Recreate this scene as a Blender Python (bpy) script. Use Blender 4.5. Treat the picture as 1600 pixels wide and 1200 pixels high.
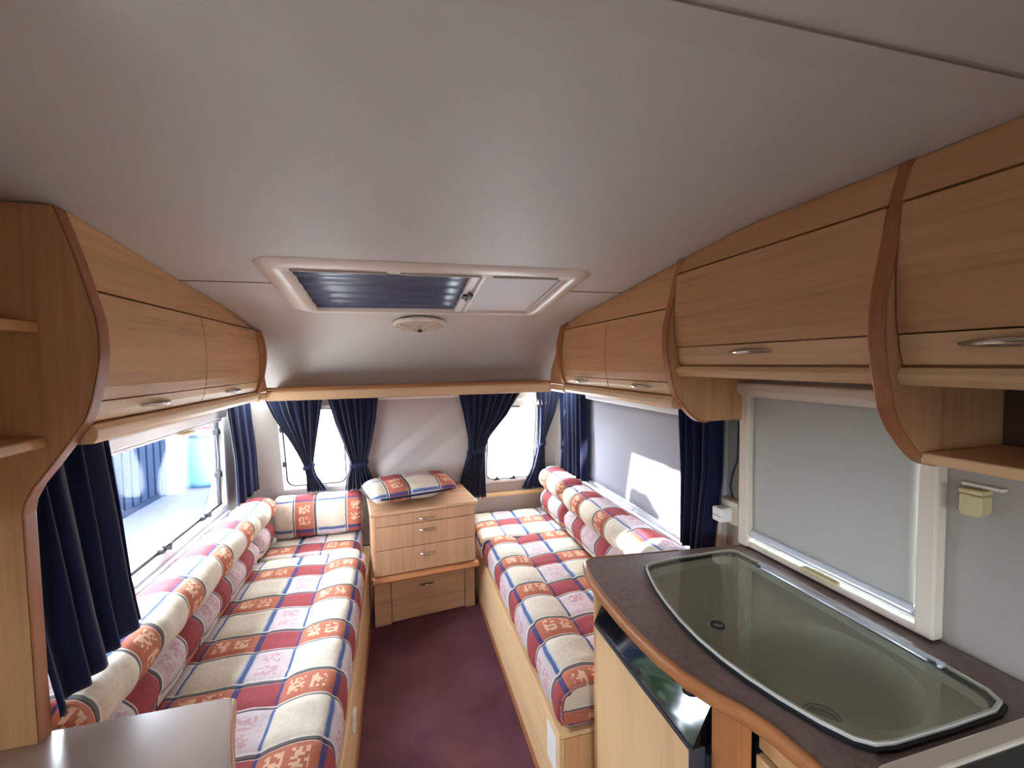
import bpy, bmesh, math, random
from mathutils import Vector, Matrix
random.seed(7)
D = bpy.data
for o in list(D.objects): D.objects.remove(o, do_unlink=True)
SC = bpy.context.scene
COL = SC.collection
R = math.radians

# ------------------------------------------------------------------ camera
EYE = 1.52
cam = D.objects.new('camera', D.cameras.new('camera')); COL.objects.link(cam)
cam.data.sensor_fit = 'HORIZONTAL'; cam.data.sensor_width = 36
cam.data.lens = 681.4 / 1600 * 36
cam.data.clip_start = .02
yaw, pitch, roll = R(14.777), R(-2.82), R(.895)
f = Vector((math.sin(yaw)*math.cos(pitch), math.cos(yaw)*math.cos(pitch), math.sin(pitch)))
r = Vector((math.cos(yaw), -math.sin(yaw), 0)); d = f.cross(r)
r2 = r*math.cos(roll) + d*math.sin(roll); d2 = -r*math.sin(roll) + d*math.cos(roll)
M = Matrix(((r2.x, -d2.x, -f.x, 0), (r2.y, -d2.y, -f.y, 0), (r2.z, -d2.z, -f.z, EYE), (0, 0, 0, 1)))
cam.matrix_world = M
SC.camera = cam

# ------------------------------------------------------------------ sky, sun, exposure
SC.view_settings.view_transform = 'Standard'; SC.view_settings.look = 'None'
SC.view_settings.gamma = 1; SC.view_settings.use_curve_mapping = False
SC.view_settings.exposure = 2.58
w = D.worlds.new('sky'); SC.world = w; w.use_nodes = True
bg = w.node_tree.nodes['Background']; bg.inputs[0].default_value = (.88, .95, 1, 1); bg.inputs[1].default_value = 6.0
sun = D.objects.new('sun', D.lights.new('sun', 'SUN')); COL.objects.link(sun)
sun.data.energy = 9; sun.data.angle = R(.6); sun.data.color = (1, .95, .88)
sun.rotation_euler = Vector((2.1, -.60, -.19)).to_track_quat('-Z', 'Y').to_euler()
SC.cycles.max_bounces = 14; SC.cycles.diffuse_bounces = 8; SC.cycles.transparent_max_bounces = 16
SC.cycles.use_denoising = True
SC.cycles.sample_clamp_indirect = 12

def portal(name, loc, direction, sx, sy):
    l = D.lights.new(name, 'AREA'); l.shape = 'RECTANGLE'; l.size = sx; l.size_y = sy
    l.cycles.is_portal = True
    o = D.objects.new(name, l); COL.objects.link(o); o.location = loc
    o.rotation_euler = Vector(direction).to_track_quat('-Z', 'Z').to_euler()
    return o
portal('portal_left', (-.965, 2.015, 1.01), (1, 0, 0), 1.33, .5)
portal('portal_front_left', (-.52, 2.97, 1.0), (0, -1, 0), .46, .6)
portal('portal_rear_left', (-.965, -.67, 1.2), (1, 0, 0), .5, .5)
portal('portal_rear', (.3, -1.94, 1.08), (0, 1, 0), .6, .45)
portal('portal_front_right', (.76, 2.97, .97), (0, -1, 0), .44, .6)

# ------------------------------------------------------------------ colours and materials
def lin(c):
    return tuple((x/255/12.92 if x/255 <= .04045 else ((x/255+.055)/1.055)**2.4) for x in c)
class NT:
    def __init__(s, name):
        s.m = D.materials.new(name); s.m.use_nodes = True; s.t = s.m.node_tree; s.n = s.t.nodes
        s.p = s.n['Principled BSDF']; s.out = s.n['Material Output']
    def node(s, typ, **k):
        x = s.n.new(typ)
        for a, b in k.items(): setattr(x, a, b)
        return x
    def link(s, a, b): s.t.links.new(a, b)
    def val(s, sock, v):
        if isinstance(v, (int, float)): sock.default_value = v
        elif isinstance(v, tuple): sock.default_value = v if len(v) == 4 or sock.type == 'VECTOR' else (*v, 1)
        else: s.link(v, sock)
    def math(s, op, a, b=None, c=None):
        x = s.node('ShaderNodeMath', operation=op); s.val(x.inputs[0], a)
        if b is not None: s.val(x.inputs[1], b)
        if c is not None: s.val(x.inputs[2], c)
        return x.outputs[0]
    def mix(s, fac, a, b, blend='MIX'):
        x = s.node('ShaderNodeMix', data_type='RGBA', blend_type=blend)
        s.val(x.inputs[0], fac); s.val(x.inputs[6], a); s.val(x.inputs[7], b); return x.outputs[2]
    def ramp(s, fac, stops, interp='LINEAR'):
        x = s.node('ShaderNodeValToRGB'); x.color_ramp.interpolation = interp
        e = x.color_ramp.elements
        while len(e) > 1: e.remove(e[0])
        e[0].position = stops[0][0]; e[0].color = (*stops[0][1], 1)
        for p_, c_ in stops[1:]:
            n_ = e.new(p_); n_.color = (*c_, 1)
        s.val(x.inputs[0], fac); return x.outputs[0]
    def obj(s): return s.node('ShaderNodeTexCoord').outputs['Object']
    def noise(s, vec, scale, detail=3, rough=.5, mapping=None):
        if mapping:
            m_ = s.node('ShaderNodeMapping'); m_.inputs['Scale'].default_value = mapping; s.link(vec, m_.inputs[0]); vec = m_.outputs[0]
        x = s.node('ShaderNodeTexNoise'); x.inputs['Scale'].default_value = scale
        x.inputs['Detail'].default_value = detail; x.inputs['Roughness'].default_value = rough
        s.link(vec, x.inputs['Vector']); return x.outputs[0]
    def bump(s, h, strength, dist=.01):
        x = s.node('ShaderNodeBump'); x.inputs['Strength'].default_value = strength; x.inputs['Distance'].default_value = dist
        s.link(h, x.inputs['Height']); s.link(x.outputs[0], s.p.inputs['Normal'])
    def set(s, color=None, rough=.5, metal=0, spec=.5, coat=0):
        if color is not None: s.val(s.p.inputs['Base Color'], color)
        s.p.inputs['Roughness'].default_value = rough; s.p.inputs['Metallic'].default_value = metal
        s.p.inputs['Specular IOR Level'].default_value = spec; s.p.inputs['Coat Weight'].default_value = coat
        return s.m

def plain(name, rgb, rough=.5, metal=0, spec=.5, var=.06, scale=6, bump=0, bscale=200, coat=0):
    s = NT(name); c = lin(rgb); o = s.obj(); n = s.noise(o, scale, 3)
    s.set(s.mix(n, tuple(x*(1-var) for x in c), tuple(min(1, x*(1+var)) for x in c)), rough, metal, spec, coat)
    if bump: s.bump(s.noise(o, bscale, 2), bump, .002)
    return s.m
def wood(name, rgb, axis='Y', rough=.42, contrast=.42):
    s = NT(name); c = lin(rgb); o = s.obj()
    mp = {'X': (.35, 7, 7), 'Y': (7, .35, 7), 'Z': (7, 7, .35)}[axis]
    fine = s.noise(o, 9, 6, .65, mp)
    broad = s.noise(o, 1.6, 3, .5, mp)
    t = s.math('ADD', s.math('MULTIPLY', fine, .55), s.math('MULTIPLY', broad, .55))
    dark = (c[0]*(1-contrast), c[1]*(1-contrast*1.12), c[2]*(1-contrast*1.25)); light = tuple(min(1, x*(1+contrast*.55)) for x in c)
    s.set(s.ramp(t, [(.3, dark), (.5, c), (.72, light)]), rough, 0, .4)
    s.bump(fine, .06, .002)
    return s.m
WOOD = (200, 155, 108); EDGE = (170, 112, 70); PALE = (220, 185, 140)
m_wy = wood('oak_foil_lengthwise', WOOD, 'Y'); m_wx = wood('oak_foil_across', WOOD, 'X'); m_wz = wood('oak_foil_upright', WOOD, 'Z')
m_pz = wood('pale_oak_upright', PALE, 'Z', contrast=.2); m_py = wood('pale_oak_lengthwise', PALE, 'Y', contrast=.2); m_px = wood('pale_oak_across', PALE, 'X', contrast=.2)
m_ey = wood('oak_edging_lengthwise', EDGE, 'Y'); m_ez = wood('oak_edging_upright', EDGE, 'Z'); m_ex = wood('oak_edging_across', EDGE, 'X')
m_wall = plain('cream_wallboard', (170, 163, 156), .75, bump=.15, bscale=90)
m_ceil = plain('ceiling_board', (198, 195, 187), .55, var=.035, scale=2.2, bump=.1, bscale=260)
m_joint = plain('joint_sealant', (120, 98, 84), .8)
m_soft = plain('faint_joint', (150, 134, 120), .8)
m_strip = plain('ceiling_cover_strip', (196, 191, 182), .6)
m_plastic = plain('cream_plastic', (226, 216, 200), .35)
m_white = plain('white_plastic', (232, 232, 230), .35)
m_greyw = plain('grey_white_frame', (205, 205, 205), .4)
m_yell = plain('aged_cream_plastic', (206, 192, 146), .4)
m_black = plain('black_rubber', (16, 17, 20), .5)
m_gloss = plain('gloss_black_plastic', (10, 11, 14), .06, spec=.8)
m_dgrey = plain('dark_grey_trim', (62, 66, 74), .35)
m_chrome = plain('brushed_chrome', (196, 190, 180), .22, 1)
m_alu = plain('pale_aluminium', (206, 214, 224), .3, .35)
m_steel = plain('grey_enamel', (206, 208, 200), .35, .05)
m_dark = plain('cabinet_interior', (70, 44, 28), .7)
def carpet():
    s = NT('plum_carpet'); o = s.obj()
    n = s.noise(o, 420, 2, .7); b = s.noise(o, 3.5, 3)
    t = s.math('ADD', s.math('MULTIPLY', n, .6), s.math('MULTIPLY', b, .4))
    s.set(s.ramp(t, [(.32, lin((76, 48, 58))), (.5, lin((112, 76, 88))), (.7, lin((146, 104, 114)))]), .95, spec=.1)
    s.bump(n, .6, .004); return s.m
m_carpet = carpet()
def laminate():
    s = NT('brown_worktop_laminate'); o = s.obj()
    n = s.noise(o, 60, 5, .7); b = s.noise(o, 9, 3)
    t = s.math('ADD', s.math('MULTIPLY', n, .6), s.math('MULTIPLY', b, .4))
    return s.set(s.ramp(t, [(.3, lin((108, 92, 91))), (.5, lin((132, 115, 114))), (.7, lin((152, 135, 132)))]), .38, spec=.5)
m_lam = laminate()
m_top = plain('grey_laminate_top', (186, 174, 168), .24, spec=.8)
def curtain_mat():
    s = NT('navy_curtain_cloth'); o = s.obj(); n = s.noise(o, 300, 2, .6, (1, 1, .4))
    s.set(s.mix(n, lin((10, 15, 36)), lin((20, 30, 64))), .85, spec=.15); s.p.inputs['Sheen Weight'].default_value = .15
    s.bump(n, .3, .002)
    return s.m
m_curt = curtain_mat()
def cloth_translucent(name, rgb, trans, rgbt=None):
    s = NT(name); c = lin(rgb); o = s.obj(); n = s.noise(o, 240, 2)
    col = s.mix(n, tuple(x*.96 for x in c), tuple(min(1, x*1.03) for x in c))
    s.set(col, .6, spec=.3)
    t = s.node('ShaderNodeBsdfTranslucent'); t.inputs[0].default_value = (*lin(rgbt or rgb), 1)
    mx = s.node('ShaderNodeMixShader'); mx.inputs[0].default_value = trans
    s.link(s.p.outputs[0], mx.inputs[1]); s.link(t.outputs[0], mx.inputs[2]); s.link(mx.outputs[0], s.out.inputs[0])
    return s.m
m_blind = cloth_translucent('pale_grey_blind_cloth', (160, 164, 177), .02)
m_blindk = cloth_translucent('grey_blind_cloth', (188, 189, 184), .05)
m_blindc = cloth_translucent('cream_blind_cloth', (176, 166, 160), .02)
m_diff = cloth_translucent('white_rooflight_panel', (206, 203, 202), .045)
def glass(name, tint, gloss_rough=.02, ior=1.45, graze=1.0):
    s = NT(name)
    tr = s.node('ShaderNodeBsdfTransparent'); tr.inputs[0].default_value = (*tint, 1)
    gl = s.node('ShaderNodeBsdfGlossy'); gl.inputs['Roughness'].default_value = gloss_rough
    ge = s.node('ShaderNodeNewGeometry'); dt = s.node('ShaderNodeVectorMath', operation='DOT_PRODUCT')
    s.link(ge.outputs['Incoming'], dt.inputs[0]); s.link(ge.outputs['Normal'], dt.inputs[1])
    f0 = ((ior-1)/(ior+1))**2
    fr = s.math('MULTIPLY_ADD', s.math('POWER', s.math('SUBTRACT', 1, s.math('ABSOLUTE', dt.outputs['Value'])), 5), (1-f0)*graze, f0)
    mx = s.node('ShaderNodeMixShader'); s.link(fr, mx.inputs[0]); s.link(tr.outputs[0], mx.inputs[1]); s.link(gl.outputs[0], mx.inputs[2])
    s.link(mx.outputs[0], s.out.inputs[0]); return s.m
m_pane = glass('window_acrylic', (.95, .965, .98), .02, 1.3, .5)
m_tint = glass('tinted_window_acrylic', (.88, .90, .94), .05, 1.2, .3)
m_lid = glass('smoked_glass_lid', (.93, .955, .90), .03, 1.6)
m_dome = glass('lamp_dome_plastic', (.9, .88, .84), .15, 1.5)

def plaid(name, v_axis_off=0.0):
    """woven patchwork: u = metres across (period .32), v = metres along (period .295)"""
    s = NT(name); uv = s.node('ShaderNodeTexCoord').outputs['UV']
    sep = s.node('ShaderNodeSeparateXYZ'); s.link(uv, sep.inputs[0])
    P, Q = .32, .295
    wob = s.noise(uv, 14, 2)
    u = s.math('ADD', sep.outputs[0], s.math('MULTIPLY', s.math('SUBTRACT', wob, .5), .008))
    v = s.math('ADD', sep.outputs[1], s.math('MULTIPLY', s.math('SUBTRACT', wob, .5), .006))
    fu = s.math('FRACT', s.math('DIVIDE', s.math('ADD', u, 32.0), P)); fv = s.math('FRACT', s.math('DIVIDE', s.math('ADD', v, 29.5), Q))
    g = lambda c: lin(c)
    cream, lil, blue, lb = g((214, 205, 187)), g((204, 190, 193)), g((88, 104, 146)), g((166, 176, 198))
    terra, red, pur = g((184, 112, 90)), g((158, 78, 82)), g((82, 74, 118))
    def pos(x): return x / P
    A = s.ramp(fu, [(0, lil), (pos(.118), lb), (pos(.122), blue), (pos(.138), lb), (pos(.144), cream), (pos(.306), lb), (pos(.309), blue), (pos(.317), lil)], 'CONSTANT')
    B = s.ramp(fu, [(0, red), (pos(.118), pur), (pos(.122), pur), (pos(.138), terra), (pos(.306), g((150, 110, 130))), (pos(.309), pur), (pos(.317), red)], 'CONSTANT')
    rowB = s.math('GREATER_THAN', fv, .175/Q)
    # glyphs: blocky woven marks inside the cells
    def quant(x, step): return s.math('FLOOR', s.math('DIVIDE', x, step))
    comb = s.node('ShaderNodeCombineXYZ'); s.link(quant(u, .009), comb.inputs[0]); s.link(quant(v, .009), comb.inputs[1])
    wn = s.node('ShaderNodeTexWhiteNoise', noise_dimensions='2D'); s.link(comb.outputs[0], wn.inputs['Vector'])
    glyph = s.math('GREATER_THAN', wn.outputs[0], .42)
    def band(x, a, b): return s.math('MULTIPLY', s.math('GREATER_THAN', x, a), s.math('LESS_THAN', x, b))
    gB = s.math('MULTIPLY', s.math('MULTIPLY', glyph, s.math('ADD', band(fu, pos(.168), pos(.216)), band(fu, pos(.236), pos(.286)))), band(fv, (.175+.028)/Q, (.295-.028)/Q))
    gA = s.math('MULTIPLY', s.math('MULTIPLY', glyph, band(fu, pos(.03), pos(.095))), band(fv, .03/Q, .145/Q))
    gA = s.math('MULTIPLY', gA, s.math('SUBTRACT', 1, band(fv, .08/Q, .095/Q)))
    A = s.mix(s.math('MULTIPLY', gA, .42), A, g((186, 104, 112)))
    B = s.mix(s.math('MULTIPLY', gB, .6), B, g((240, 214, 180)))
    col = s.mix(rowB, A, B)
    green, wht = g((52, 66, 74)), g((226, 222, 214))
    rows = s.ramp(fv, [(0, green), (.007/Q, wht), (.013/Q, (0, 0, 0)), (.163/Q, wht), (.169/Q, green), (.177/Q, wht), (.182/Q, (0, 0, 0)), (.283/Q, wht), (.288/Q, green)], 'CONSTANT')
    has = s.ramp(fv, [(0, (1, 1, 1)), (.013/Q, (0, 0, 0)), (.166/Q, (1, 1, 1)), (.182/Q, (0, 0, 0)), (.285/Q, (1, 1, 1))], 'CONSTANT')
    col = s.mix(s.math('MULTIPLY', has, .8), col, rows)
    fab = s.noise(uv, 55, 4, .6)
    col = s.mix(.18, col, s.ramp(fab, [(.3, (.25, .2, .18)), (.7, (1, .97, .92))]), 'MULTIPLY')
    s.set(col, .9, spec=.12)
    s.bump(s.math('ADD', s.noise(uv, 700, 2), s.math('MULTIPLY', fab, 2.5)), .35, .003)
    return s.m
m_plaid = plaid('patchwork_tapestry')

# ------------------------------------------------------------------ mesh helpers
def org(o):
    v = Vector((0, 0, 0))
    while o is not None: v = v + o.location; o = o.parent
    return v
def mk(name, vf, mat, parent=None, smooth=False, bevel=0, uv=None, solid=0, subsurf=0, at=None):
    verts, faces = vf
    me = D.meshes.new(name)
    o = D.objects.new(name, me); COL.objects.link(o)
    base = Vector((0, 0, 0))
    if parent is not None: o.parent = parent; base = org(parent)
    elif at is not None: o.location = at; base = Vector(at)
    me.from_pydata([tuple(Vector(v) - base) for v in verts], [], faces)
    me.update()
    bm = bmesh.new(); bm.from_mesh(me)
    if uv is None: bmesh.ops.recalc_face_normals(bm, faces=bm.faces)
    bm.to_mesh(me); bm.free()
    if uv is not None:
        lay = me.uv_layers.new(name='UVMap')
        for p in me.polygons:
            for li in p.loop_indices:
                lay.data[li].uv = uv(p.index, me.loops[li].vertex_index)
    me.materials.append(mat)
    if smooth:
        for p in me.polygons: p.use_smooth = True
    if solid:
        md = o.modifiers.new('thickness', 'SOLIDIFY'); md.thickness = solid; md.offset = 0
    if bevel:
        md = o.modifiers.new('soft_edges', 'BEVEL'); md.width = bevel; md.segments = 2; md.limit_method = 'ANGLE'
    if subsurf:
        md = o.modifiers.new('smooth', 'SUBSURF'); md.levels = subsurf; md.render_levels = subsurf
    return o
def thing(name, label, cat, loc, group=None, rotz=0):
    o = D.objects.new(name, None); COL.objects.link(o); o.empty_display_size = .05
    o.location = loc; o.rotation_euler = (0, 0, rotz)
    return tag(o, label, cat, group)
def tag(o, label, cat, group=None):
    o['label'] = label; o['category'] = cat
    if group: o['group'] = group
    return o
def struct(o): o['kind'] = 'structure'; return o
def sroot(name, loc):
    o = D.objects.new(name, None); COL.objects.link(o); o.location = loc; o.empty_display_size = .05
    return struct(o)
def box(x0, x1, y0, y1, z0, z1):
    return ([(x0, y0, z0), (x1, y0, z0), (x1, y1, z0), (x0, y1, z0), (x0, y0, z1), (x1, y0, z1), (x1, y1, z1), (x0, y1, z1)],
            [(0, 3, 2, 1), (4, 5, 6, 7), (0, 1, 5, 4), (1, 2, 6, 5), (2, 3, 7, 6), (3, 0, 4, 7)])
def join(*parts):
    V, F = [], []
    for v, f_ in parts:
        b = len(V); V += list(v); F += [tuple(i+b for i in q) for q in f_]
    return V, F
def prism(poly, axis, a0, a1):
    n = len(poly)
    def P(p, a): return {'X': (a, p[0], p[1]), 'Y': (p[0], a, p[1]), 'Z': (p[0], p[1], a)}[axis]
    V = [P(p, a0) for p in poly] + [P(p, a1) for p in poly]
    F = [tuple(range(n)), tuple(range(2*n-1, n-1, -1))] + [(i, (i+1) % n, n+(i+1) % n, n+i) for i in range(n)]
    return V, F
def tube(pts, rad, n=8, squash=None):
    V, F = [], []
    pts = [Vector(p) for p in pts]
    if not isinstance(rad, (list, tuple)): rad = [rad]*len(pts)
    up = Vector((0, 0, 1))
    for i, p in enumerate(pts):
        t = (pts[min(i+1, len(pts)-1)] - pts[max(i-1, 0)]).normalized()
        a = up if abs(t.dot(up)) < .95 else Vector((1, 0, 0))
        s1 = t.cross(a).normalized(); s2 = s1.cross(t).normalized()
        k1, k2 = squash or (1, 1)
        for j in range(n):
            an = 2*math.pi*j/n
            V.append(tuple(p + s1*(math.cos(an)*rad[i]*k1) + s2*(math.sin(an)*rad[i]*k2)))
    for i in range(len(pts)-1):
        for j in range(n):
            F.append((i*n+j, i*n+(j+1) % n, (i+1)*n+(j+1) % n, (i+1)*n+j))
    F.append(tuple(range(n-1, -1, -1))); b = (len(pts)-1)*n; F.append(tuple(range(b, b+n)))
    return V, F
def lathe(prof, c, n=28, axis=Vector((0, 0, 1))):
    V, F = [], []
    q = Vector((0, 0, 1)).rotation_difference(axis)
    for rr, z in prof:
        for j in range(n):
            a = 2*math.pi*j/n; V.append(tuple(Vector(c) + q @ Vector((rr*math.cos(a), rr*math.sin(a), z))))
    for i in range(len(prof)-1):
        for j in range(n): F.append((i*n+j, i*n+(j+1) % n, (i+1)*n+(j+1) % n, (i+1)*n+j))
    return V, F
def ringbox(outer, inner, axis, a0, a1):
    """rectangular frame: outer/inner = (u0,u1,w0,w1)"""
    o_, i_ = outer, inner
    oc = [(o_[0], o_[2]), (o_[1], o_[2]), (o_[1], o_[3]), (o_[0], o_[3])]
    ic = [(i_[0], i_[2]), (i_[1], i_[2]), (i_[1], i_[3]), (i_[0], i_[3])]
    return ringprism(oc, ic, axis, a0, a1)
def ringprism(oc, ic, axis, a0, a1):
    n = len(oc)
    def P(p, a): return {'X': (a, p[0], p[1]), 'Y': (p[0], a, p[1]), 'Z': (p[0], p[1], a)}[axis]
    V = [P(p, a0) for p in oc] + [P(p, a0) for p in ic] + [P(p, a1) for p in oc] + [P(p, a1) for p in ic]
    F = []
    for i in range(n):
        j = (i+1) % n
        F += [(i, j, n+j, n+i), (2*n+i, 3*n+i, 3*n+j, 2*n+j), (i, 2*n+i, 2*n+j, j), (n+i, n+j, 3*n+j, 3*n+i)]
    return V, F
def rrect(u0, u1, w0, w1, rad, k=5):
    out = []
    for cu, cw, a0 in ((u1-rad, w1-rad, 0), (u0+rad, w1-rad, 90), (u0+rad, w0+rad, 180), (u1-rad, w0+rad, 270)):
        for i in range(k+1):
            a = R(a0 + 90*i/k); out.append((cu + rad*math.cos(a), cw + rad*math.sin(a)))
    return out
def holed(axis, us, ws, holes, a0, a1, shift=None):
    """plate over breakpoints us x ws with rectangular holes; shift(w) moves it along the axis"""
    def P(u, w_, a):
        a = a + (shift(w_) if shift else 0)
        return (a, u, w_) if axis == 'X' else (u, a, w_)
    V, F, idx = [], [], {}
    def vi(u, w_, a):
        k = (round(u, 5), round(w_, 5), a)
        if k not in idx: idx[k] = len(V); V.append(P(u, w_, a))
        return idx[k]
    solid = {}
    for i in range(len(us)-1):
        for j in range(len(ws)-1):
            cu, cw = (us[i]+us[i+1])/2, (ws[j]+ws[j+1])/2
            solid[i, j] = not any(h[0] < cu < h[1] and h[2] < cw < h[3] for h in holes)
    for (i, j), s_ in solid.items():
        if not s_: continue
        u0, u1, w0, w1 = us[i], us[i+1], ws[j], ws[j+1]
        F.append((vi(u0, w0, a0), vi(u1, w0, a0), vi(u1, w1, a0), vi(u0, w1, a0)))
        F.append((vi(u0, w0, a1), vi(u0, w1, a1), vi(u1, w1, a1), vi(u1, w0, a1)))
        for di, dj, e in ((-1, 0, ((u0, w0), (u0, w1))), (1, 0, ((u1, w0), (u1, w1))), (0, -1, ((u0, w0), (u1, w0))), (0, 1, ((u0, w1), (u1, w1)))):
            if not solid.get((i+di, j+dj), False):
                (p, q), (p2, q2) = e
                F.append((vi(p, q, a0), vi(p2, q2, a0), vi(p2, q2, a1), vi(p, q, a1)))
    return V, F
def bps(lo, hi, *cuts):
    return sorted(set([lo, hi] + [c for c in cuts if lo < c < hi]))
def lerp_tab(tab, x):
    if x <= tab[0][0]: return tab[0][1:]
    for a, b in zip(tab, tab[1:]):
        if x <= b[0]:
            t = (x-a[0])/(b[0]-a[0]); return tuple(p+(q-p)*t for p, q in zip(a[1:], b[1:]))
    return tab[-1][1:]

# ------------------------------------------------------------------ room shell
XL, XR, XC = -.93, 1.17, .12
YB, YF = -1.9, 3.0
CP = [(-1.95, 1.87), (.95, 1.87), (1.2, 1.845), (1.385, 1.825), (1.62, 1.797), (1.94, 1.765), (2.10, 1.746), (2.20, 1.728), (2.28, 1.705), (2.35, 1.672), (2.41, 1.632), (2.46, 1.585), (2.50, 1.532), (2.53, 1.478), (2.55, 1.425), (2.56, 1.385)]
def ceil(y): return lerp_tab(CP, y)[0]
yfront = lambda z: 3.0 - max(0, z-.6)*.2
struct(mk('floor', box(XL-.04, XR+.04, YB-.04, YF+.05, -.05, 0), m_carpet))
ys = [y for y, _ in CP] + [1.44, 1.93, .3, -.8]; ys = sorted(set(ys)); xs = [XL-.03, -.325, .60, XR+.03]
V, F = [], []
for y in ys:
    for x in xs: V.append((x, y, ceil(y)))
nb = len(V)
V += [(x, y, z+.035) for x, y, z in V]
nx = len(xs)
skip = lambda i, j: j == 1 and 1.44 <= (ys[i]+ys[i+1])/2 <= 1.93
for i in range(len(ys)-1):
    for j in range(nx-1):
        if skip(i, j): continue
        q = (i*nx+j, i*nx+j+1, (i+1)*nx+j+1, (i+1)*nx+j)
        F += [q, tuple(nb+k for k in reversed(q))]
        if j == 0: F.append((i*nx, (i+1)*nx, nb+(i+1)*nx, nb+i*nx))
        if j == nx-2: F.append((i*nx+j+1, nb+i*nx+j+1, nb+(i+1)*nx+j+1, (i+1)*nx+j+1))
co = struct(mk('ceiling', (V, F), m_ceil, smooth=True)); co.data.set_sharp_from_angle(angle=R(40))
# joints in the ceiling board
def cstrip(n_, x0, x1, y0, y1, h, mat):
    struct(mk(n_, ([(x0, y0, ceil(y0)-h), (x1, y0, ceil(y0)-h), (x1, y1, ceil(y1)-h), (x0, y1, ceil(y1)-h), (x0, y0, ceil(y0)+.004), (x1, y0, ceil(y0)+.004), (x1, y1, ceil(y1)+.004), (x0, y1, ceil(y1)+.004)], box(0, 1, 0, 1, 0, 1)[1]), mat))
cstrip('trim_1', XL+.02, -.38, 1.617, 1.622, .0015, m_joint)
cstrip('trim_2', .645, XR-.02, 1.617, 1.622, .0015, m_joint)
cstrip('trim_3', XL+.02, XR-.02, .385, .43, .002, m_strip)
cstrip('trim_4', XL+.02, XR-.02, .3835, .385, .0022, m_soft)

WL = (1.36, 2.67, .775, 1.25); WR = (1.36, 2.62, .775, 1.285); WK = (.705, 1.20, .915, 1.405)
WD = (-.92, -.42, .95, 1.45)
struct(mk('wall_left', holed('X', bps(YB-.04, 3.05, WL[0], WL[1], WD[0], WD[1]), bps(-.05, 1.9, WL[2], WL[3], WD[2], WD[3]), [WL, WD], XL-.035, XL), m_wall))
struct(mk('wall_right', holed('X', bps(YB-.04, 3.05, WR[0], WR[1], WK[0], WK[1]), bps(-.05, 1.9, WR[2], WR[3], WK[2], WK[3]), [WR, WK], XR, XR+.035), m_wall))
FL = (-.70, -.31, .745, 1.275); FC = (-.16, .42, .70, 1.275); FR = (.57, .955, .675, 1.275)
zs = bps(-.05, 1.46, .6, *[h[k] for h in (FL, FC, FR) for k in (2, 3)])
struct(mk('wall_front', holed('Y', bps(XL-.035, XR+.035, *[h[k] for h in (FL, FC, FR) for k in (0, 1)]), zs, [FL, FC, FR], 0, .035, shift=yfront), m_wall))
RW = (.0, .6, .85, 1.3)
struct(mk('wall_rear', holed('Y', bps(XL-.035, XR+.035, RW[0], RW[1]), bps(-.05, 1.9, RW[2], RW[3]), [RW], YB-.04, YB-.005), m_wall))
w7 = sroot('fill_window_rear', (.3, YB, RW[2]))  # window behind the camera, added to supply fill daylight
mk('frame', ringbox((RW[0]-.03, RW[1]+.03, RW[2]-.03, RW[3]+.03), RW, 'Y', YB-.005, YB+.01), m_greyw, w7, bevel=.003)
mk('pane', box(RW[0], RW[1], YB-.026, YB-.022, RW[2], RW[3]), m_pane, w7)
# moulded corner column at the front left and right
for nm, x0, x1 in (('trim_5', XL, -.86), ('trim_6', 1.10, XR)):
    a, b = (x0, x1) if x0 == XL else (x1, x0)
    V = []
    for z in (.5, .6, 1.36):
        yf = yfront(z); V += [(a, yf, z), (a, yf-.06, z), ((a+b)/2, yf-.035, z), (b, yf, z)]
    F = [(i*4+j, i*4+(j+1) % 4, (i+1)*4+(j+1) % 4, (i+1)*4+j) for i in range(2) for j in range(4)] + [(0, 1, 2, 3), (8, 9, 10, 11)]
    struct(mk(nm, (V, F), m_wall))

# ------------------------------------------------------------------ windows
def latch(parent, side, y, z):
    s = side
    x = (XL if s > 0 else XR)
    o = mk('latch', join(box(x-.012, x+.012, y-.022, y+.022, z-.008, z+.006), box(min(x, x+s*.03), max(x, x+s*.03), y-.008, y+.008, z-.004, z+.018)), m_black, parent, bevel=.002)
    mk('lever', tube([(x+s*.02, y-.035, z+.02), (x+s*.026, y, z+.022), (x+s*.02, y+.03, z+.012)], .005, 6), m_black, o)
def side_window(n_, side, H, tint, cassette=True):
    x = XL if side > 0 else XR
    root = sroot(n_, (x, (H[0]+H[1])/2, H[2]))
    o = (H[0]-.025, H[1]+.025, H[2]-.03, H[3]+.025)
    a0, a1 = sorted((x-side*.001, x+side*.014))
    mk('frame', ringbox(o, H, 'X', a0, a1), m_greyw, root, bevel=.004)
    i = (H[0]+.012, H[1]-.012, H[2]+.012, H[3]-.012)
    a0, a1 = sorted((x-side*.028, x-side*.012))
    mk('seal', ringbox(H, i, 'X', a0, a1), m_black, root)
    xp = x-side*.022
    mk('pane', box(xp-.002, xp+.002, H[0]+.004, H[1]-.004, H[2]+.004, H[3]-.004), tint, root)
    return root
w1 = side_window('window_1', 1, WL, m_tint)
for y in (2.03, 2.42): latch(w1, 1, y, .79)
for z in (1.16, .93): 
    o = mk('stay', box(-.955, -.925, 2.628, 2.652, z, z+.03), m_black, w1, bevel=.003)
mk('stay_arm', tube([(-.94, 2.64, 1.17), (-.935, 2.645, 1.05), (-.94, 2.64, .86)], .006, 6), m_dgrey, w1)
mk('sill_ledge', prism([(XL-.001, .745), (XL+.03, .735), (XL+.028, .70), (XL-.001, .70)], 'Y', 1.33, 2.68), m_greyw, w1, bevel=.003)
w2 = side_window('window_2', -1, WR, m_pane)
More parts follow.
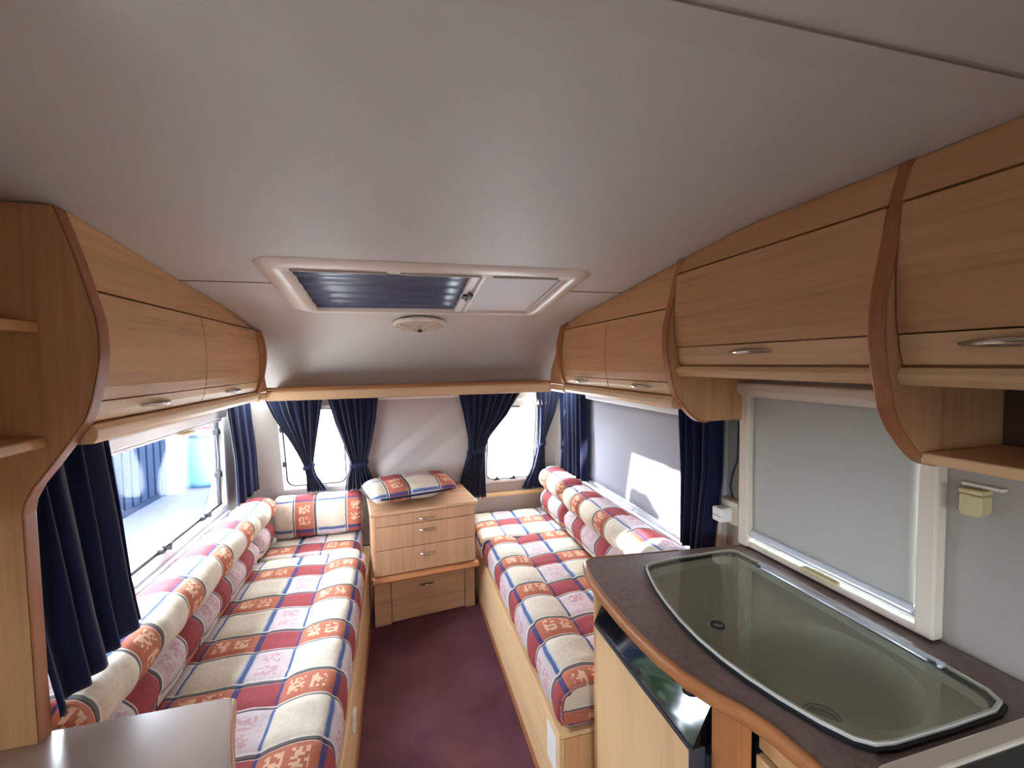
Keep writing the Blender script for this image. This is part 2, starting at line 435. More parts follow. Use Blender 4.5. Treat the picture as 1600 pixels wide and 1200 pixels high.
mk('sill_ledge', prism([(XR+.001, .752), (XR-.03, .742), (XR-.028, .705), (XR+.001, .705)], 'Y', 1.34, 2.66), m_greyw, w2, bevel=.003)
w8 = side_window('fill_window_side', 1, WD, m_pane)  # unseen side window behind the camera, added to brighten the kitchen side
w3 = side_window('window_3', -1, WK, m_pane)
def front_window(n_, H):
    root = sroot(n_, ((H[0]+H[1])/2, yfront(H[2]), H[2]))
    N = 28
    oc = rrect(H[0]-.001, H[1]+.001, H[2]-.001, H[3]+.001, .001, 6); ic = rrect(H[0]+.018, H[1]-.018, H[2]+.018, H[3]-.018, .05, 6)
    ic2 = rrect(H[0]+.026, H[1]-.026, H[2]+.026, H[3]-.026, .045, 6)
    def lean(vf, dy):
        return [(x, y+yfront(z)+dy, z) for x, y, z in vf[0]], vf[1]
    mk('frame', lean(ringprism(oc, ic, 'Y', -.006, .03), 0), m_white, root)
    mk('seal', lean(ringprism(ic, ic2, 'Y', .002, .026), 0), m_black, root)
    mk('pane', lean(box(H[0]+.02, H[1]-.02, .014, .018, H[2]+.02, H[3]-.02), 0), m_pane, root)
    return root
w4 = front_window('window_4', FL); w5 = front_window('window_5', FC); w6 = front_window('window_6', FR)
def flatch(parent, x, z, horiz=True):
    y = yfront(z)-.005
    mk('latch', join(box(x-.022, x+.022, y-.012, y+.006, z-.006, z+.006), box(x-.008, x+.008, y-.028, y, z, z+.022)), m_black, parent, bevel=.002)
for x in (.66, .78): flatch(w6, x, .70)
for z in (.9, 1.12): 
    y = yfront(z); mk('stay', box(-.692, -.668, y-.02, y+.005, z, z+.03), m_black, w4, bevel=.003)
mk('blind_cassette', [(x, y+yfront(z), z) for x, y, z in box(.54, .99, -.045, -.004, 1.225, 1.275)[0]] and (box(.54, .99, yfront(1.25)-.045, yfront(1.25)-.004, 1.225, 1.275)), m_greyw, w6, bevel=.01)
mk('blind_catch', box(.74, .80, yfront(1.22)-.05, yfront(1.22)-.03, 1.215, 1.228), m_dgrey, w6, bevel=.003)
# ------------------------------------------------------------------ roller blinds
rb = thing('roller_blind', 'grey-white cassette blind rolled up above the open side window', 'blind', (XL+.03, 2.0, 1.25))
mk('cassette', prism([(XL+.002, 1.25), (XL+.05, 1.255), (XL+.058, 1.30), (XL+.03, 1.325), (XL+.002, 1.325)], 'Y', 1.33, 2.62), m_greyw, rb, bevel=.006)
mk('pull_bar', box(XL+.016, XL+.034, 1.36, 2.6, 1.238, 1.250), m_white, rb, bevel=.004)
mk('catch', box(XL+.02, XL+.05, 2.12, 2.25, 1.228, 1.240), m_yell, rb, bevel=.004)
rb = thing('roller_blind', 'pale blind pulled down over the window behind the patchwork seat', 'blind', (XR-.02, 1.99, .75))
def sheet(y0, y1, z0, z1, x, ny=24, nz=12, amp=.002):
    V, F = [], []
    for j in range(nz+1):
        for i in range(ny+1):
            y = y0+(y1-y0)*i/ny; z = z0+(z1-z0)*j/nz
            V.append((x+amp*math.sin(9*y+4*z)*math.sin(7*z+2), y, z))
    for j in range(nz):
        for i in range(ny): a = j*(ny+1)+i; F.append((a, a+1, a+ny+2, a+ny+1))
    return V, F
mk('cloth', sheet(1.38, 2.60, .79, 1.30, XR-.028), m_blind, rb, smooth=True, solid=.0015)
mk('cassette', box(XR-.055, XR-.002, 1.35, 2.63, 1.29, 1.335), m_greyw, rb, bevel=.008)
mk('bottom_bar', tube([(XR-.028, 1.38, .785), (XR-.028, 2.60, .785)], .009, 10), m_alu, rb, smooth=True)
mk('catch', box(XR-.05, XR-.032, 1.93, 2.06, .765, .776), m_white, rb, bevel=.003)
mk('side_channel', box(XR-.04, XR-.002, 2.60, 2.63, .75, 1.29), m_plastic, rb, bevel=.003)
mk('side_channel', box(XR-.04, XR-.002, 1.35, 1.38, .75, 1.29), m_plastic, rb, bevel=.003)
rb = thing('roller_blind', 'grey blind pulled down over the kitchen window above the worktop', 'blind', (XR-.03, .95, .885))
mk('cloth', sheet(.715, 1.20, .93, 1.41, XR-.022), m_blindk, rb, smooth=True, solid=.0015)
mk('side_channel', box(XR-.045, XR-.002, 1.195, 1.235, .885, 1.44), m_plastic, rb, bevel=.005)
mk('side_channel', box(XR-.036, XR-.002, .672, .710, .885, 1.44), m_plastic, rb, bevel=.005)
mk('cassette', prism([(XR-.002, 1.395), (XR-.05, 1.395), (XR-.065, 1.415), (XR-.06, 1.44), (XR-.002, 1.445)], 'Y', .67, 1.235), m_plastic, rb, bevel=.005)
mk('bottom_bar', prism([(XR-.012, .918), (XR-.03, .916), (XR-.038, .928), (XR-.03, .945), (XR-.016, .945)], 'Y', .712, 1.195), m_alu, rb, bevel=.004)
mk('bottom_channel', box(XR-.035, XR-.002, .70, 1.21, .885, .905), m_plastic, rb, bevel=.003)
mk('catch', box(XR-.055, XR-.036, .88, .985, .905, .918), m_yell, rb, bevel=.003)
rb = thing('roller_blind', 'creased cream blind hanging over the middle front window', 'blind', (.13, 2.86, .70))
V, F = [], []; NX, NZ = 44, 36
for j in range(NZ+1):
    z = 1.33 - (1.33-.70)*j/NZ
    for i in range(NX+1):
        s_ = i/NX; x = -.21 + .69*s_
        t = j/NZ
        q1 = s_*.69*math.cos(R(40)) + (1-t)*.63*-math.sin(R(40))*-1
        diag = (s_*.69)*.64 - (1-t)*.63*.77
        y = yfront(z) - .032 + .010*math.exp(-((diag+.09)/.018)**2) - .010*math.exp(-((diag+.02)/.03)**2) + .008*math.exp(-((diag-.1)/.025)**2) - .012*t*t*math.sin(s_*math.pi)
        V.append((x, y, z))
for j in range(NZ):
    for i in range(NX): a = j*(NX+1)+i; F.append((a, a+1, a+NX+2, a+NX+1))
mk('cloth', (V, F), m_blindc, rb, smooth=True, solid=.0015)
mk('top_rail', box(-.22, .49, 2.825, 2.845, 1.30, 1.335), m_plastic, rb, bevel=.004)

# ------------------------------------------------------------------ overhead lockers
def wx(side, dd): return (XL + dd) if side > 0 else (XR - dd)
PROF = [(.180, 1.316), (.205, 1.319), (.230, 1.332), (.262, 1.362), (.299, 1.41), (.318, 1.47), (.330, 1.53), (.333, 1.567), (.331, 1.62), (.318, 1.68), (.298, 1.76), (.276, 1.835)]
def ribbon(edge, side, y0, y1, t=.005):
    V, F = [], []
    n = len(edge)
    for k, (a, b) in enumerate(edge):
        p, q = edge[max(0, k-1)], edge[min(n-1, k+1)]
        tx, tz = q[0]-p[0], q[1]-p[1]; l = math.hypot(tx, tz) or 1; nx_, nz_ = tz/l, -tx/l
        if nx_ < 0 and abs(nx_) > .5: nx_, nz_ = -nx_, -nz_
        for dd, y in ((-.001, y0), (t*.4, y0), (t, y0+.004), (t, y1-.004), (t*.4, y1), (-.001, y1)): V.append((wx(side, a+nx_*dd), y, b+nz_*dd))
    for k in range(n-1):
        for j in range(6): F.append((k*6+j, k*6+(j+1) % 6, (k+1)*6+(j+1) % 6, (k+1)*6+j))
    F += [tuple(range(6)), tuple((n-1)*6+j for j in range(6))]
    return V, F
def crom(pts, k=4):
    out = []
    for i in range(len(pts)-1):
        p0, p1, p2, p3 = pts[max(0, i-1)], pts[i], pts[i+1], pts[min(len(pts)-1, i+2)]
        for j in range(k):
            t = j/k
            out.append(tuple(.5*((2*p1[q]) + (-p0[q]+p2[q])*t + (2*p0[q]-5*p1[q]+4*p2[q]-p3[q])*t*t + (-p0[q]+3*p1[q]-3*p2[q]+p3[q])*t**3) for q in (0, 1)))
    return out + [pts[-1]]
PROF = crom(PROF, 3)
def end_panel(parent, side, y0, y1, name='end_panel', prof=None, top=None, mat=None, cap=True):
    pr = prof or ([(0.001, 1.316)] + PROF)
    tz = (top or ceil(y1)) - .001
    pr = [(a, min(b, tz)) for a, b in pr if b < tz - .004]
    pr = pr + [(.27, tz), (.001, tz)]
    o = mk(name, prism([(wx(side, a), b) for a, b in pr], 'Y', y0, y1), mat or m_wz, parent)
    if cap:   # rounded solid wood lipping along the curved front edge
        edge = [p for p in pr if p[0] > .17]
        ym = (y0+y1)/2
        mk('lipping', ribbon(edge, side, y0-.004, y1+.004), m_ez, o)
    return o
def handle(parent, side, y, z, dd, L=.07):
    s = side
    pts, rad = [], []
    for i in range(9):
        t = i/8; pts.append((wx(s, dd + .022*math.sin(math.pi*t)), y-L+2*L*t, z)); rad.append(.0035+.0045*math.sin(math.pi*t))
    return mk('handle', tube(pts, rad, 8), m_chrome, parent, smooth=True)
def lockers(name, label, side, y0, y1, splits, z_rail, z_bot, z_seam, z_top, hz, hys, dd=.30):
    root = thing(name, label, 'locker', (wx(side, .15), (y0+y1)/2, z_rail))
    X = lambda a: wx(side, a)
    # carcass
    nseg = 6
    V, F = [], []
    prof = lambda y: [(.002, z_rail+.012), (dd-.026, z_rail+.012), (dd-.024, z_top), (.262, ceil(y)-.001), (.002, ceil(y)-.001)]
    for i in range(nseg+1):
        y = y0+(y1-y0)*i/nseg
        V += [(X(a), y, b) for a, b in prof(y)]
    n = 5
    for i in range(nseg):
        for j in range(n): F.append((i*n+j, i*n+(j+1) % n, (i+1)*n+(j+1) % n, (i+1)*n+j))
    F += [tuple(range(n)), tuple(range(nseg*n, nseg*n+n))]
    mk('carcass', (V, F), m_wy, root)
    # fascia above the doors, follows the ceiling
    V, F = [], []
    for i in range(nseg+1):
        y = y0+(y1-y0)*i/nseg; c = ceil(y)-.0015
        V += [(X(dd-.002), y, z_top+.003), (X(.272), y, c), (X(.258), y, c), (X(dd-.022), y, z_top+.003)]
    for i in range(nseg):
        for j in range(4): F.append((i*4+j, i*4+(j+1) % 4, (i+1)*4+(j+1) % 4, (i+1)*4+j))
    F += [(0, 1, 2, 3), tuple(nseg*4+k for k in (0, 1, 2, 3))]
    mk('fascia', (V, F), m_wy, root)
    cuts = [y0] + splits + [y1]
    for a, b in zip(cuts, cuts[1:]):
        out = [(dd, z_top-.002), (dd+.008, z_top-.07), (dd+.012, (z_top+z_seam)/2), (dd+.008, z_seam+.03), (dd+.002, z_seam+.001)]
        poly = [(X(p), q) for p, q in out] + [(X(dd-.02), z_seam+.001), (X(dd-.02), z_top-.002)]
        door = mk('door', prism(poly, 'Y', a+.002, b-.002), m_wy, root, bevel=.0015)
        out = [(dd+.001, z_seam-.0015), (dd-.003, (z_seam+z_bot)/2), (dd-.012, z_bot+.003)]
        poly = [(X(p), q) for p, q in out] + [(X(dd-.026), z_bot+.003), (X(dd-.02), z_seam-.0015)]
        mk('handle_strip', prism(poly, 'Y', a+.002, b-.002), m_py, door, bevel=.0015)  # paler oak puts the light this strip catches into its colour
        for hy in hys:
            if a < hy < b: handle(door, side, hy, hz, dd-.004)
    out = [(dd-.006, z_bot-.002), (dd+.002, z_bot-.014), (dd+.001, z_rail+.012), (dd-.008, z_rail)]
    poly = [(X(p), q) for p, q in out] + [(X(dd-.03), z_rail), (X(dd-.03), z_bot-.002)]
    mk('rail', prism(poly, 'Y', y0, y1), m_py, root, bevel=.002)
    mk('bottom_board', box(*sorted((X(.004), X(dd-.03))), y0, y1, z_rail, z_rail+.011), m_wy, root)
    return root
lk = lockers('overhead_locker', 'two-door oak overhead locker above the open side window', 1, 1.135, 2.275, [1.69], 1.358, 1.402, 1.45, 1.69, 1.426, [1.385, 1.955])
end_panel(lk, 1, 2.276, 2.298, prof=[(.001, 1.358), (.285, 1.358)] + PROF[12:])
lk = lockers('overhead_locker', 'two-door oak overhead locker above the patchwork seat, beside the front shelf', -1, 1.246, 2.19, [1.70], 1.358, 1.402, 1.446, 1.69, 1.426, [1.97, 1.437])
end_panel(lk, -1, 2.191, 2.213, prof=[(.001, 1.358), (.285, 1.352)] + PROF[12:])
lk = lockers('overhead_locker', 'single-door oak locker over the grey kitchen blind', -1, .606, 1.222, [], 1.468, 1.502, 1.56, 1.792, 1.539, [.925])
end_panel(lk, -1, 1.223, 1.245)
lk = lockers('overhead_locker', 'oak kitchen locker at the right edge with an open shelf underneath', -1, -.35, .582, [], 1.468, 1.502, 1.56, 1.792, 1.539, [.425])
end_panel(lk, -1, .583, .605)
end_panel(lk, -1, -.375, -.352)
mk('shelf', box(XR-.235, XR-.002, -.35, .582, 1.322, 1.342), m_py, lk, bevel=.003)
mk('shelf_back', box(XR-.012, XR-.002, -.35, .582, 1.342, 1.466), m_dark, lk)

# tall shelf unit at the left edge
tu = thing('shelf_unit', 'dark oak shelf unit with curved end panel at the left edge', 'shelf unit', (XL+.1, 1.0, .742))
prof = [(.001, .742), (.187, .742), (.187, 1.225), (.192, 1.25), (.207, 1.28), (.24, 1.325), (.27, 1.368)] + PROF[12:]
end_panel(tu, 1, 1.098, 1.132, prof=prof, cap=False, mat=m_wz)
edge = [(a, b) for a, b in prof[1:]] + [(.27, ceil(1.12)-.004)]
mk('lipping', ribbon(edge, 1, 1.098, 1.133, .002), wood('dark_oak_edging', (150, 96, 60), 'Z'), tu)
for z in (1.605, 1.372):
    mk('shelf', box(XL+.002, XL+.235, .30, 1.097, z-.011, z+.011), m_wy, tu, bevel=.004)
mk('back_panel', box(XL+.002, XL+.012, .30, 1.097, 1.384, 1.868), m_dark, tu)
mk('light_baffle', box(XL+.002, -.44, .27, .299, 1.22, 1.868), m_wz, tu)  # out-of-view panel added to keep rear light off the curved end panel
mk('back_post', box(XL+.002, XL+.187, .27, .299, .742, 1.219), m_wz, tu)

# front shelf under the sloping roof
fs = thing('front_shelf', 'long oak shelf across the front above the windows', 'shelf', (XC, 2.6, 1.345))
mk('board', box(-.63, .87, 2.42, 2.845, 1.378, 1.394), m_wx, fs, bevel=.002)
mk('front_board', prism([(2.402, 1.346), (2.42, 1.346), (2.42, 1.400), (2.406, 1.400), (2.400, 1.39)], 'X', -.63, .87), m_px, fs, bevel=.002)
mk('lip', prism([(2.394, 1.402), (2.424, 1.402), (2.424, 1.413), (2.398, 1.413)], 'X', -.63, .87), m_ex, fs, bevel=.003)
for side, y0 in ((1, 2.299), (-1, 2.214)):
    X = lambda a: wx(side, a)
    mk('corner_rail', prism([(X(.30), 1.39), (X(.302), 1.362), (X(.29), 1.35), (X(.27), 1.35), (X(.27), 1.39)], 'Y', y0, 2.424), m_py, fs, bevel=.002)
    V = [(X(.28), y0, 1.392), (X(.285), y0, 1.55), (X(.27), y0, 1.66), (X(.255), y0, 1.66), (X(.265), y0, 1.55), (X(.26), y0, 1.392)]
    V += [(X(.298), 2.43, 1.395), (X(.288), 2.43, 1.48), (X(.262), 2.40, 1.59), (X(.245), 2.40, 1.59), (X(.268), 2.43, 1.48), (X(.27), 2.43, 1.395)]
    mk('corner_block', (V, [tuple(range(6)), tuple(range(11, 5, -1))] + [(i, (i+1) % 6, 6+(i+1) % 6, 6+i) for i in range(6)]), m_wz, fs)

# ------------------------------------------------------------------ rooflight and lamp
def slope(vf, z0):  # z given relative to a plane following the ceiling slope
    return [(x, y, z + z0(y)) for x, y, z in vf[0]], vf[1]
zf = lambda y: 1.812 + (y-1.39)*(1.738-1.812)/(1.94-1.39)
sk = thing('rooflight', 'cream framed rooflight in the ceiling, half covered by a navy blind', 'rooflight', (.13, 1.66, 1.78))
oc = rrect(-.395, .665, 1.362, 1.965, .07, 6); mc = rrect(-.352, .625, 1.402, 1.945, .04, 6); ic = rrect(-.306, .588, 1.450, 1.926, .012, 6)
n = len(oc)
V = [(x, y, min(ceil(y)-.001, zf(y)+.02)) for x, y in oc] + [(x, y, zf(y)+.006) for x, y in [((a[0]*.75+b[0]*.25), (a[1]*.75+b[1]*.25)) for a, b in zip(oc, mc)]] + [(x, y, zf(y)) for x, y in mc] + [(x, y, zf(y)+.002) for x, y in ic] + [(x, y, zf(y)+.055) for x, y in ic]
F = [(k*n+i, k*n+(i+1) % n, (k+1)*n+(i+1) % n, (k+1)*n+i) for k in range(4) for i in range(n)]
fr = mk('frame', (V, F), m_plastic, sk, smooth=True)
for x0, x1, y0, y1 in ((-.30, -.02, 1.432, 1.440), (.02, .28, 1.432, 1.440), (.32, .55, 1.432, 1.440)):
    mk('clip_strip', slope(box(x0, x1, y0, y1, -.004, .004), zf), m_strip, fr, bevel=.001)
V, F = [], []; NX, NY = 6, 60
for j in range(NY+1):
    y = 1.451 + .474*j/NY
    for i in range(NX+1):
        V.append((-.306 + .575*i/NX, y, zf(y) + .018 + .0022*math.sin(2*math.pi*(y-1.452)/.085) + .0012*math.sin(61*y + .7*i)))
for j in range(NY):
    for i in range(NX): a = j*(NX+1)+i; F.append((a, a+1, a+NX+2, a+NX+1))
nb_ = plain('navy_rooflight_blind', (24, 50, 92), .34, spec=.7)
mk('blind', (V, F), nb_, sk, smooth=True, solid=.001)
bar = mk('centre_bar', slope(box(.250, .280, 1.45, 1.926, .006, .028), zf), m_white, sk, bevel=.004)
mk('catch', slope(join(box(.252, .29, 1.66, 1.705, -.002, .01), box(.266, .276, 1.62, 1.72, -.006, .003)), zf), m_dgrey, bar, bevel=.002)
mk('flyscreen_panel', slope(box(.280, .588, 1.451, 1.925, .014, .018), zf), m_diff, sk)
mk('panel_bar', slope(box(.290, .304, 1.452, 1.925, .006, .016), zf), m_white, sk, bevel=.003)
mk('panel_edge', slope(box(.574, .584, 1.452, 1.925, .006, .014), zf), m_greyw, sk, bevel=.002)
V, F = [], []
for j in range(9):
    for i in range(13):
        s_, t = i/12, j/8; h = .06*(1-(2*s_-1)**4)*(1-(2*t-1)**4)
        y = 1.40+.53*t; V.append((-.36+.98*s_, y, ceil(y)+.05+h))
for j in range(8):
    for i in range(12): a = j*13+i; F.append((a, a+1, a+14, a+13))
mk('dome', (V, F), m_pane, sk, smooth=True, solid=.003)

ly = 2.20; ax = Vector((0, ceil(ly+.1)-ceil(ly-.1), -.2)).cross(Vector((1, 0, 0))); ax = Vector((0, -.115, -1)).normalized()
lp = thing('ceiling_lamp', 'round clear dome ceiling lamp just ahead of the rooflight', 'lamp', (.115, ly, ceil(ly)))
lc = (.115, ly, ceil(ly)-.001)
mk('base', lathe([(.0, .0), (.118, .0), (.128, .006), (.128, .014), (.118, .02), (.105, .016), (.0, .012)], lc, 36, ax), m_plastic, lp, smooth=True)
mk('dome', lathe([(.116, .018), (.112, .024), (.095, .032), (.065, .038), (.03, .041), (.001, .042)], lc, 36, ax), m_dome, lp, smooth=True)
mk('finial', lathe([(.001, .041), (.011, .042), (.012, .047), (.007, .052), (.001, .053)], lc, 12, ax), m_black, lp, smooth=True)
for k in range(10):
    a = 2*math.pi*k/10; q = Vector((0, 0, 1)).rotation_difference(ax)
    pts = [Vector(lc) + q @ Vector((rr*math.cos(a), rr*math.sin(a), h)) for rr, h in ((.112, .026), (.09, .035), (.06, .041), (.03, .044))]
    mk('rib', tube(pts, .003, 5), m_plastic, lp, smooth=True)

# ------------------------------------------------------------------ curtains
def curtain(name, label, rows, fold, place, pleats, amp, tie=None, group=None, at=(0, 0, 0)):
    """rows: (z, a_left, a_right) from the top down; place(a, off, z) -> world"""
    NU, NZ = 96, 30
    z0, z1 = rows[0][0], rows[-1][0]
    tab = [(-z, a, b) for z, a, b in rows]
    wmax = max(abs(b-a) for _, a, b in rows)
    V, F = [], []
    for j in range(NZ+1):
        z = z0+(z1-z0)*j/NZ; a, b = lerp_tab(tab, -z)
        k = min(1.6, (wmax/max(.02, abs(b-a)))**.5)
        for i in range(NU+1):
            s_ = i/NU
            ph = 2*math.pi*pleats*s_
            off = amp*k*(math.sin(ph + .8*math.sin(3*s_*6.28+fold)) + .35*math.sin(ph*.43+fold*2+2.2*z))
            zz = z
            if j == NZ: zz = z
            V.append(place(a+(b-a)*s_, off, zz + (fold_hem(s_, rows) if j == NZ else fold_hem(s_, rows)*j/NZ)))
    for j in range(NZ):
        for i in range(NU): q = j*(NU+1)+i; F.append((q, q+1, q+NU+2, q+NU+1))
    root = thing(name, label, 'curtain', at, group)
    mk('cloth', (V, F), m_curt, root, smooth=True, solid=.003)
    if tie:
        z, = tie; a, b = lerp_tab(tab, -z)
        pts = []
        for i in range(21):
            an = 2*math.pi*i/20
            pts.append(place((a+b)/2+(abs(b-a)/2+.006)*math.cos(an), (amp*1.9+.008)*math.sin(an), z+.01*math.cos(an)))
        mk('tieback', tube(pts, .011, 6, (.5, 1.3)), m_curt, root, smooth=True)
    # gathering tape with hooks
    a, b = rows[0][1], rows[0][2]
    mk('rail', tube([place(a, 0, z0+.004), place(b, 0, z0+.004)], .005, 6), m_white, root, smooth=True)
    return root
HEM = [0]
def fold_hem(s_, rows): return HEM[0]*(s_-.5)
front = lambda a, off, z: (a, yfront(z)-.06-.03*max(0, (1.05-z))*0+off, z)
def fr_place(base):
    return lambda a, off, z: (a, yfront(z)-base+off, z)
curtain('curtain', 'navy curtain gathered across the left front window, nearest the corner', [(1.345, -.75, -.432), (1.23, -.712, -.452), (1.05, -.624, -.488), (.91, -.566, -.514), (.84, -.558, -.498), (.735, -.562, -.44)], 0, fr_place(.05), 7, .011, (.90,), 'front curtains', (-.59, 2.9, .73))
curtain('curtain', 'navy tied curtain between the left front window and the cream blind', [(1.345, -.405, -.112), (1.17, -.366, -.136), (1.02, -.322, -.168), (.905, -.288, -.199), (.82, -.318, -.176), (.735, -.332, -.14)], 1, fr_place(.09), 7, .011, (.90,), 'front curtains', (-.25, 2.88, .73))
curtain('curtain', 'navy tied curtain between the cream blind and the right front window', [(1.345, .375, .80), (1.17, .417, .70), (1.035, .443, .59), (.955, .449, .555), (.80, .412, .562), (.60, .372, .575)], 2, fr_place(.09), 8, .012, (.935,), 'front curtains', (.48, 2.9, .65))
curtain('curtain', 'narrow navy tied curtain at the right side of the right front window', [(1.345, .905, 1.09), (1.17, .93, 1.055), (1.01, .942, 1.0), (.95, .944, .988), (.78, .908, 1.004), (.62, .838, 1.03)], 3, fr_place(.05), 5, .010, (.945,), 'front curtains', (.96, 2.9, .65))
lp_ = lambda x: (lambda a, off, z: (x+off, a, z))
HEM[0] = .03
lp1 = lambda a, off, z: (-.828 + .092*min(1, max(0, (1.335-z)/.56)) + off, a, z)
curtain('curtain', 'wide navy curtain hanging beside the shelf unit at the left', [(1.335, 1.15, 1.535), (1.09, 1.142, 1.505), (.90, 1.138, 1.474), (.778, 1.137, 1.468)], 0.6, lp1, 5, .012, None, 'side curtains', (-.8, 1.4, .78))
HEM[0] = 0
curtain('curtain', 'narrow navy curtain at the front end of the open side window', [(1.335, 2.50, 2.86), (1.02, 2.585, 2.915), (.772, 2.60, 2.93)], 1.4, lp_(-.845), 6, .014, None, 'side curtains', (-.86, 2.7, .7))
curtain('curtain', 'navy curtain in the front right corner, beside the pale blind', [(1.345, 2.43, 2.86), (1.0, 2.435, 2.84), (.775, 2.43, 2.86)], 2.2, lp_(1.105), 6, .016, None, 'side curtains', (1.1, 2.65, .7))
curtain('curtain', 'navy curtain between the pale blind and the wall socket', [(1.345, 1.275, 1.525), (1.1, 1.288, 1.51), (.785, 1.34, 1.508)], 3.1, lp_(1.10), 5, .018, None, 'side curtains', (1.1, 1.4, .78))

# ------------------------------------------------------------------ patchwork cushions
P, Q = .32, .295
def smooth_prof(pts, step=.012):
    """closed polyline -> resampled list (p, q, arclength)"""
    L, out = 0, []
    n = len(pts)
    for i in range(n):
        a, b = pts[i], pts[(i+1) % n]; dd = math.hypot(b[0]-a[0], b[1]-a[1]); k = max(1, round(dd/step))
        for j in range(k): out.append((a[0]+(b[0]-a[0])*j/k, a[1]+(b[1]-a[1])*j/k, L+dd*j/k))
        L += dd
    # light smoothing
    m = len(out)
    for _ in range(2):
        out = [((out[i-1][0]+2*out[i][0]+out[(i+1) % m][0])/4, (out[i-1][1]+2*out[i][1]+out[(i+1) % m][1])/4, out[i][2]) for i in range(m)]
    return out, L
def cushion(name, label, prof, v0, v1, place, vphase=0.0, uphase=0.0, rnd=.035, puff=.006, group=None, at=(0, 0, 0), cat='cushion', wrinkle=.003, seed=0):
    pr, L = smooth_prof(prof)
    m = len(pr)
    cx = sum(p[0] for p in pr)/m; cy = sum(p[1] for p in pr)/m
    nrm = []
    for i in range(m):
        tx = pr[(i+1) % m][0]-pr[i-1][0]; ty = pr[(i+1) % m][1]-pr[i-1][1]; l = math.hypot(tx, ty) or 1
        nrm.append((ty/l, -tx/l))
    area = sum(pr[i][0]*pr[(i+1) % m][1]-pr[(i+1) % m][0]*pr[i][1] for i in range(m))
    sg = 1 if area > 0 else -1
    K = max(20, int((v1-v0)/.013))
    vs = [v0+(v1-v0)*k/K for k in range(K+1)]
    ext = [v0+rnd*x for x in (.04, .12, .25)]
    vs = sorted(set(vs + [v0+rnd*x for x in (.03, .1, .2, .35, .6)] + [v1-rnd*x for x in (.03, .1, .2, .35, .6)]))
    V, UV = [], []
    def crease(x, period, offs, wdt):
        x = (x % period); return max(math.exp(-(min(abs(x-o), period-abs(x-o))/wdt)**2) for o in offs)
    for v in vs:
        e = min(v-v0, v1-v); ins = 0
        if e < rnd: ins = rnd - math.sqrt(max(0, rnd*rnd-(rnd-e)**2))
        for i in range(m):
            p, q, s_ = pr[i]; nx_, ny_ = nrm[i][0]*sg, nrm[i][1]*sg
            u = s_+uphase; vv = v-vphase
            dp = -puff*crease(vv, Q, (0, .175), .016) - puff*.8*crease(u, P, (.13, .312), .014)
            dp += wrinkle*math.sin(37*v+11*s_+seed)*math.sin(23*s_-9*v+seed*1.7)
            if q < .012 and puff > .0041: dp = 0
            k = dp - ins
            V.append(place(p+nx_*k, q+ny_*k, v)); UV.append((u, vv))
    F = []
    nv = len(vs)
    for k in range(nv-1):
        for i in range(m): F.append((k*m+i, k*m+(i+1) % m, (k+1)*m+(i+1) % m, (k+1)*m+i))
    nside = len(F)
    F += [tuple(range(m-1, -1, -1)), tuple((nv-1)*m+i for i in range(m))]
    def uvf(pi, vi):
        k, i = divmod(vi, m)
        if pi < nside:
            fi = pi % m
            u = UV[vi][0] + (L if (i == 0 and fi == m-1) else 0)
            return (u, UV[vi][1])
        return (.22 + .25*(pr[i][0]-cx), .2 + (pr[i][1]-min(p_[1] for p_ in pr))*1.6)
    root = thing(name, label, cat, at, group)
    o = mk('cover', (V, F), m_plaid, root, smooth=True, uv=uvf)
    bm = bmesh.new(); bm.from_mesh(o.data); bmesh.ops.recalc_face_normals(bm, faces=bm.faces); bm.to_mesh(o.data); bm.free()
    # piping cord round both ends
    for v, kk in ((v0, 0), (v1, nv-1)):
        k2 = 2 if kk == 0 else nv-3
        pts = [V[k2*m+i] for i in range(0, m, 2)]; pts.append(pts[0])
        mk('piping', tube(pts, .0026, 5), m_pipe, root, smooth=True)
    return root
m_pipe = plain('piping_cord', (150, 130, 132), .8)
# profile order starts at the front bottom edge, goes up the front, over the top, down the back
seat_prof = [(0, .012), (-.004, .07), (.002, .105), (.018, .132), (.05, .150), (.10, .156), (.15, .150), (.195, .136), (.215, .133), (.26, .139), (.40, .142), (.56, .140), (.60, .13), (.61, .10), (.61, .02), (.59, .0), (.30, .0), (.03, .0)]
flat_prof = [(0, .012), (-.003, .07), (.004, .11), (.022, .132), (.06, .140), (.20, .143), (.40, .142), (.56, .140), (.60, .13), (.61, .10), (.61, .02), (.59, .0), (.30, .0), (.03, .0)]
SZ = .335
sl = lambda p, q, v: (-.195 - p, v, SZ + q)
sr = lambda p, q, v: (.472 + p, v, SZ + q)
cushion('seat_cushion', 'long patchwork seat cushion with rolled front edge under the open window', seat_prof, 1.16, 2.575, sl, vphase=1.569, puff=.006, group='seat cushions', at=(-.5, 1.85, SZ), rnd=.02)
cushion('seat_cushion', 'short patchwork seat cushion in the front left corner beside the chest', flat_prof, 2.59, 2.965, lambda p, q, v: (-.24-p*.98, v, SZ+q*.97), vphase=1.569, group='seat cushions', at=(-.5, 2.8, SZ), seed=2, rnd=.03)
cushion('seat_cushion', 'long patchwork seat cushion with rolled front edge beside the kitchen unit', seat_prof, 1.262, 2.50, sr, vphase=1.34, puff=.010, group='seat cushions', at=(.78, 1.9, SZ), seed=3, rnd=.018)
cushion('seat_cushion', 'short flat patchwork seat cushion in the front right corner', flat_prof, 2.515, 2.985, lambda p, q, v: (.455+p*1.02, v, SZ+q*.97), vphase=1.34, puff=.008, uphase=.05, group='seat cushions', at=(.78, 2.75, SZ), seed=4, rnd=.035)
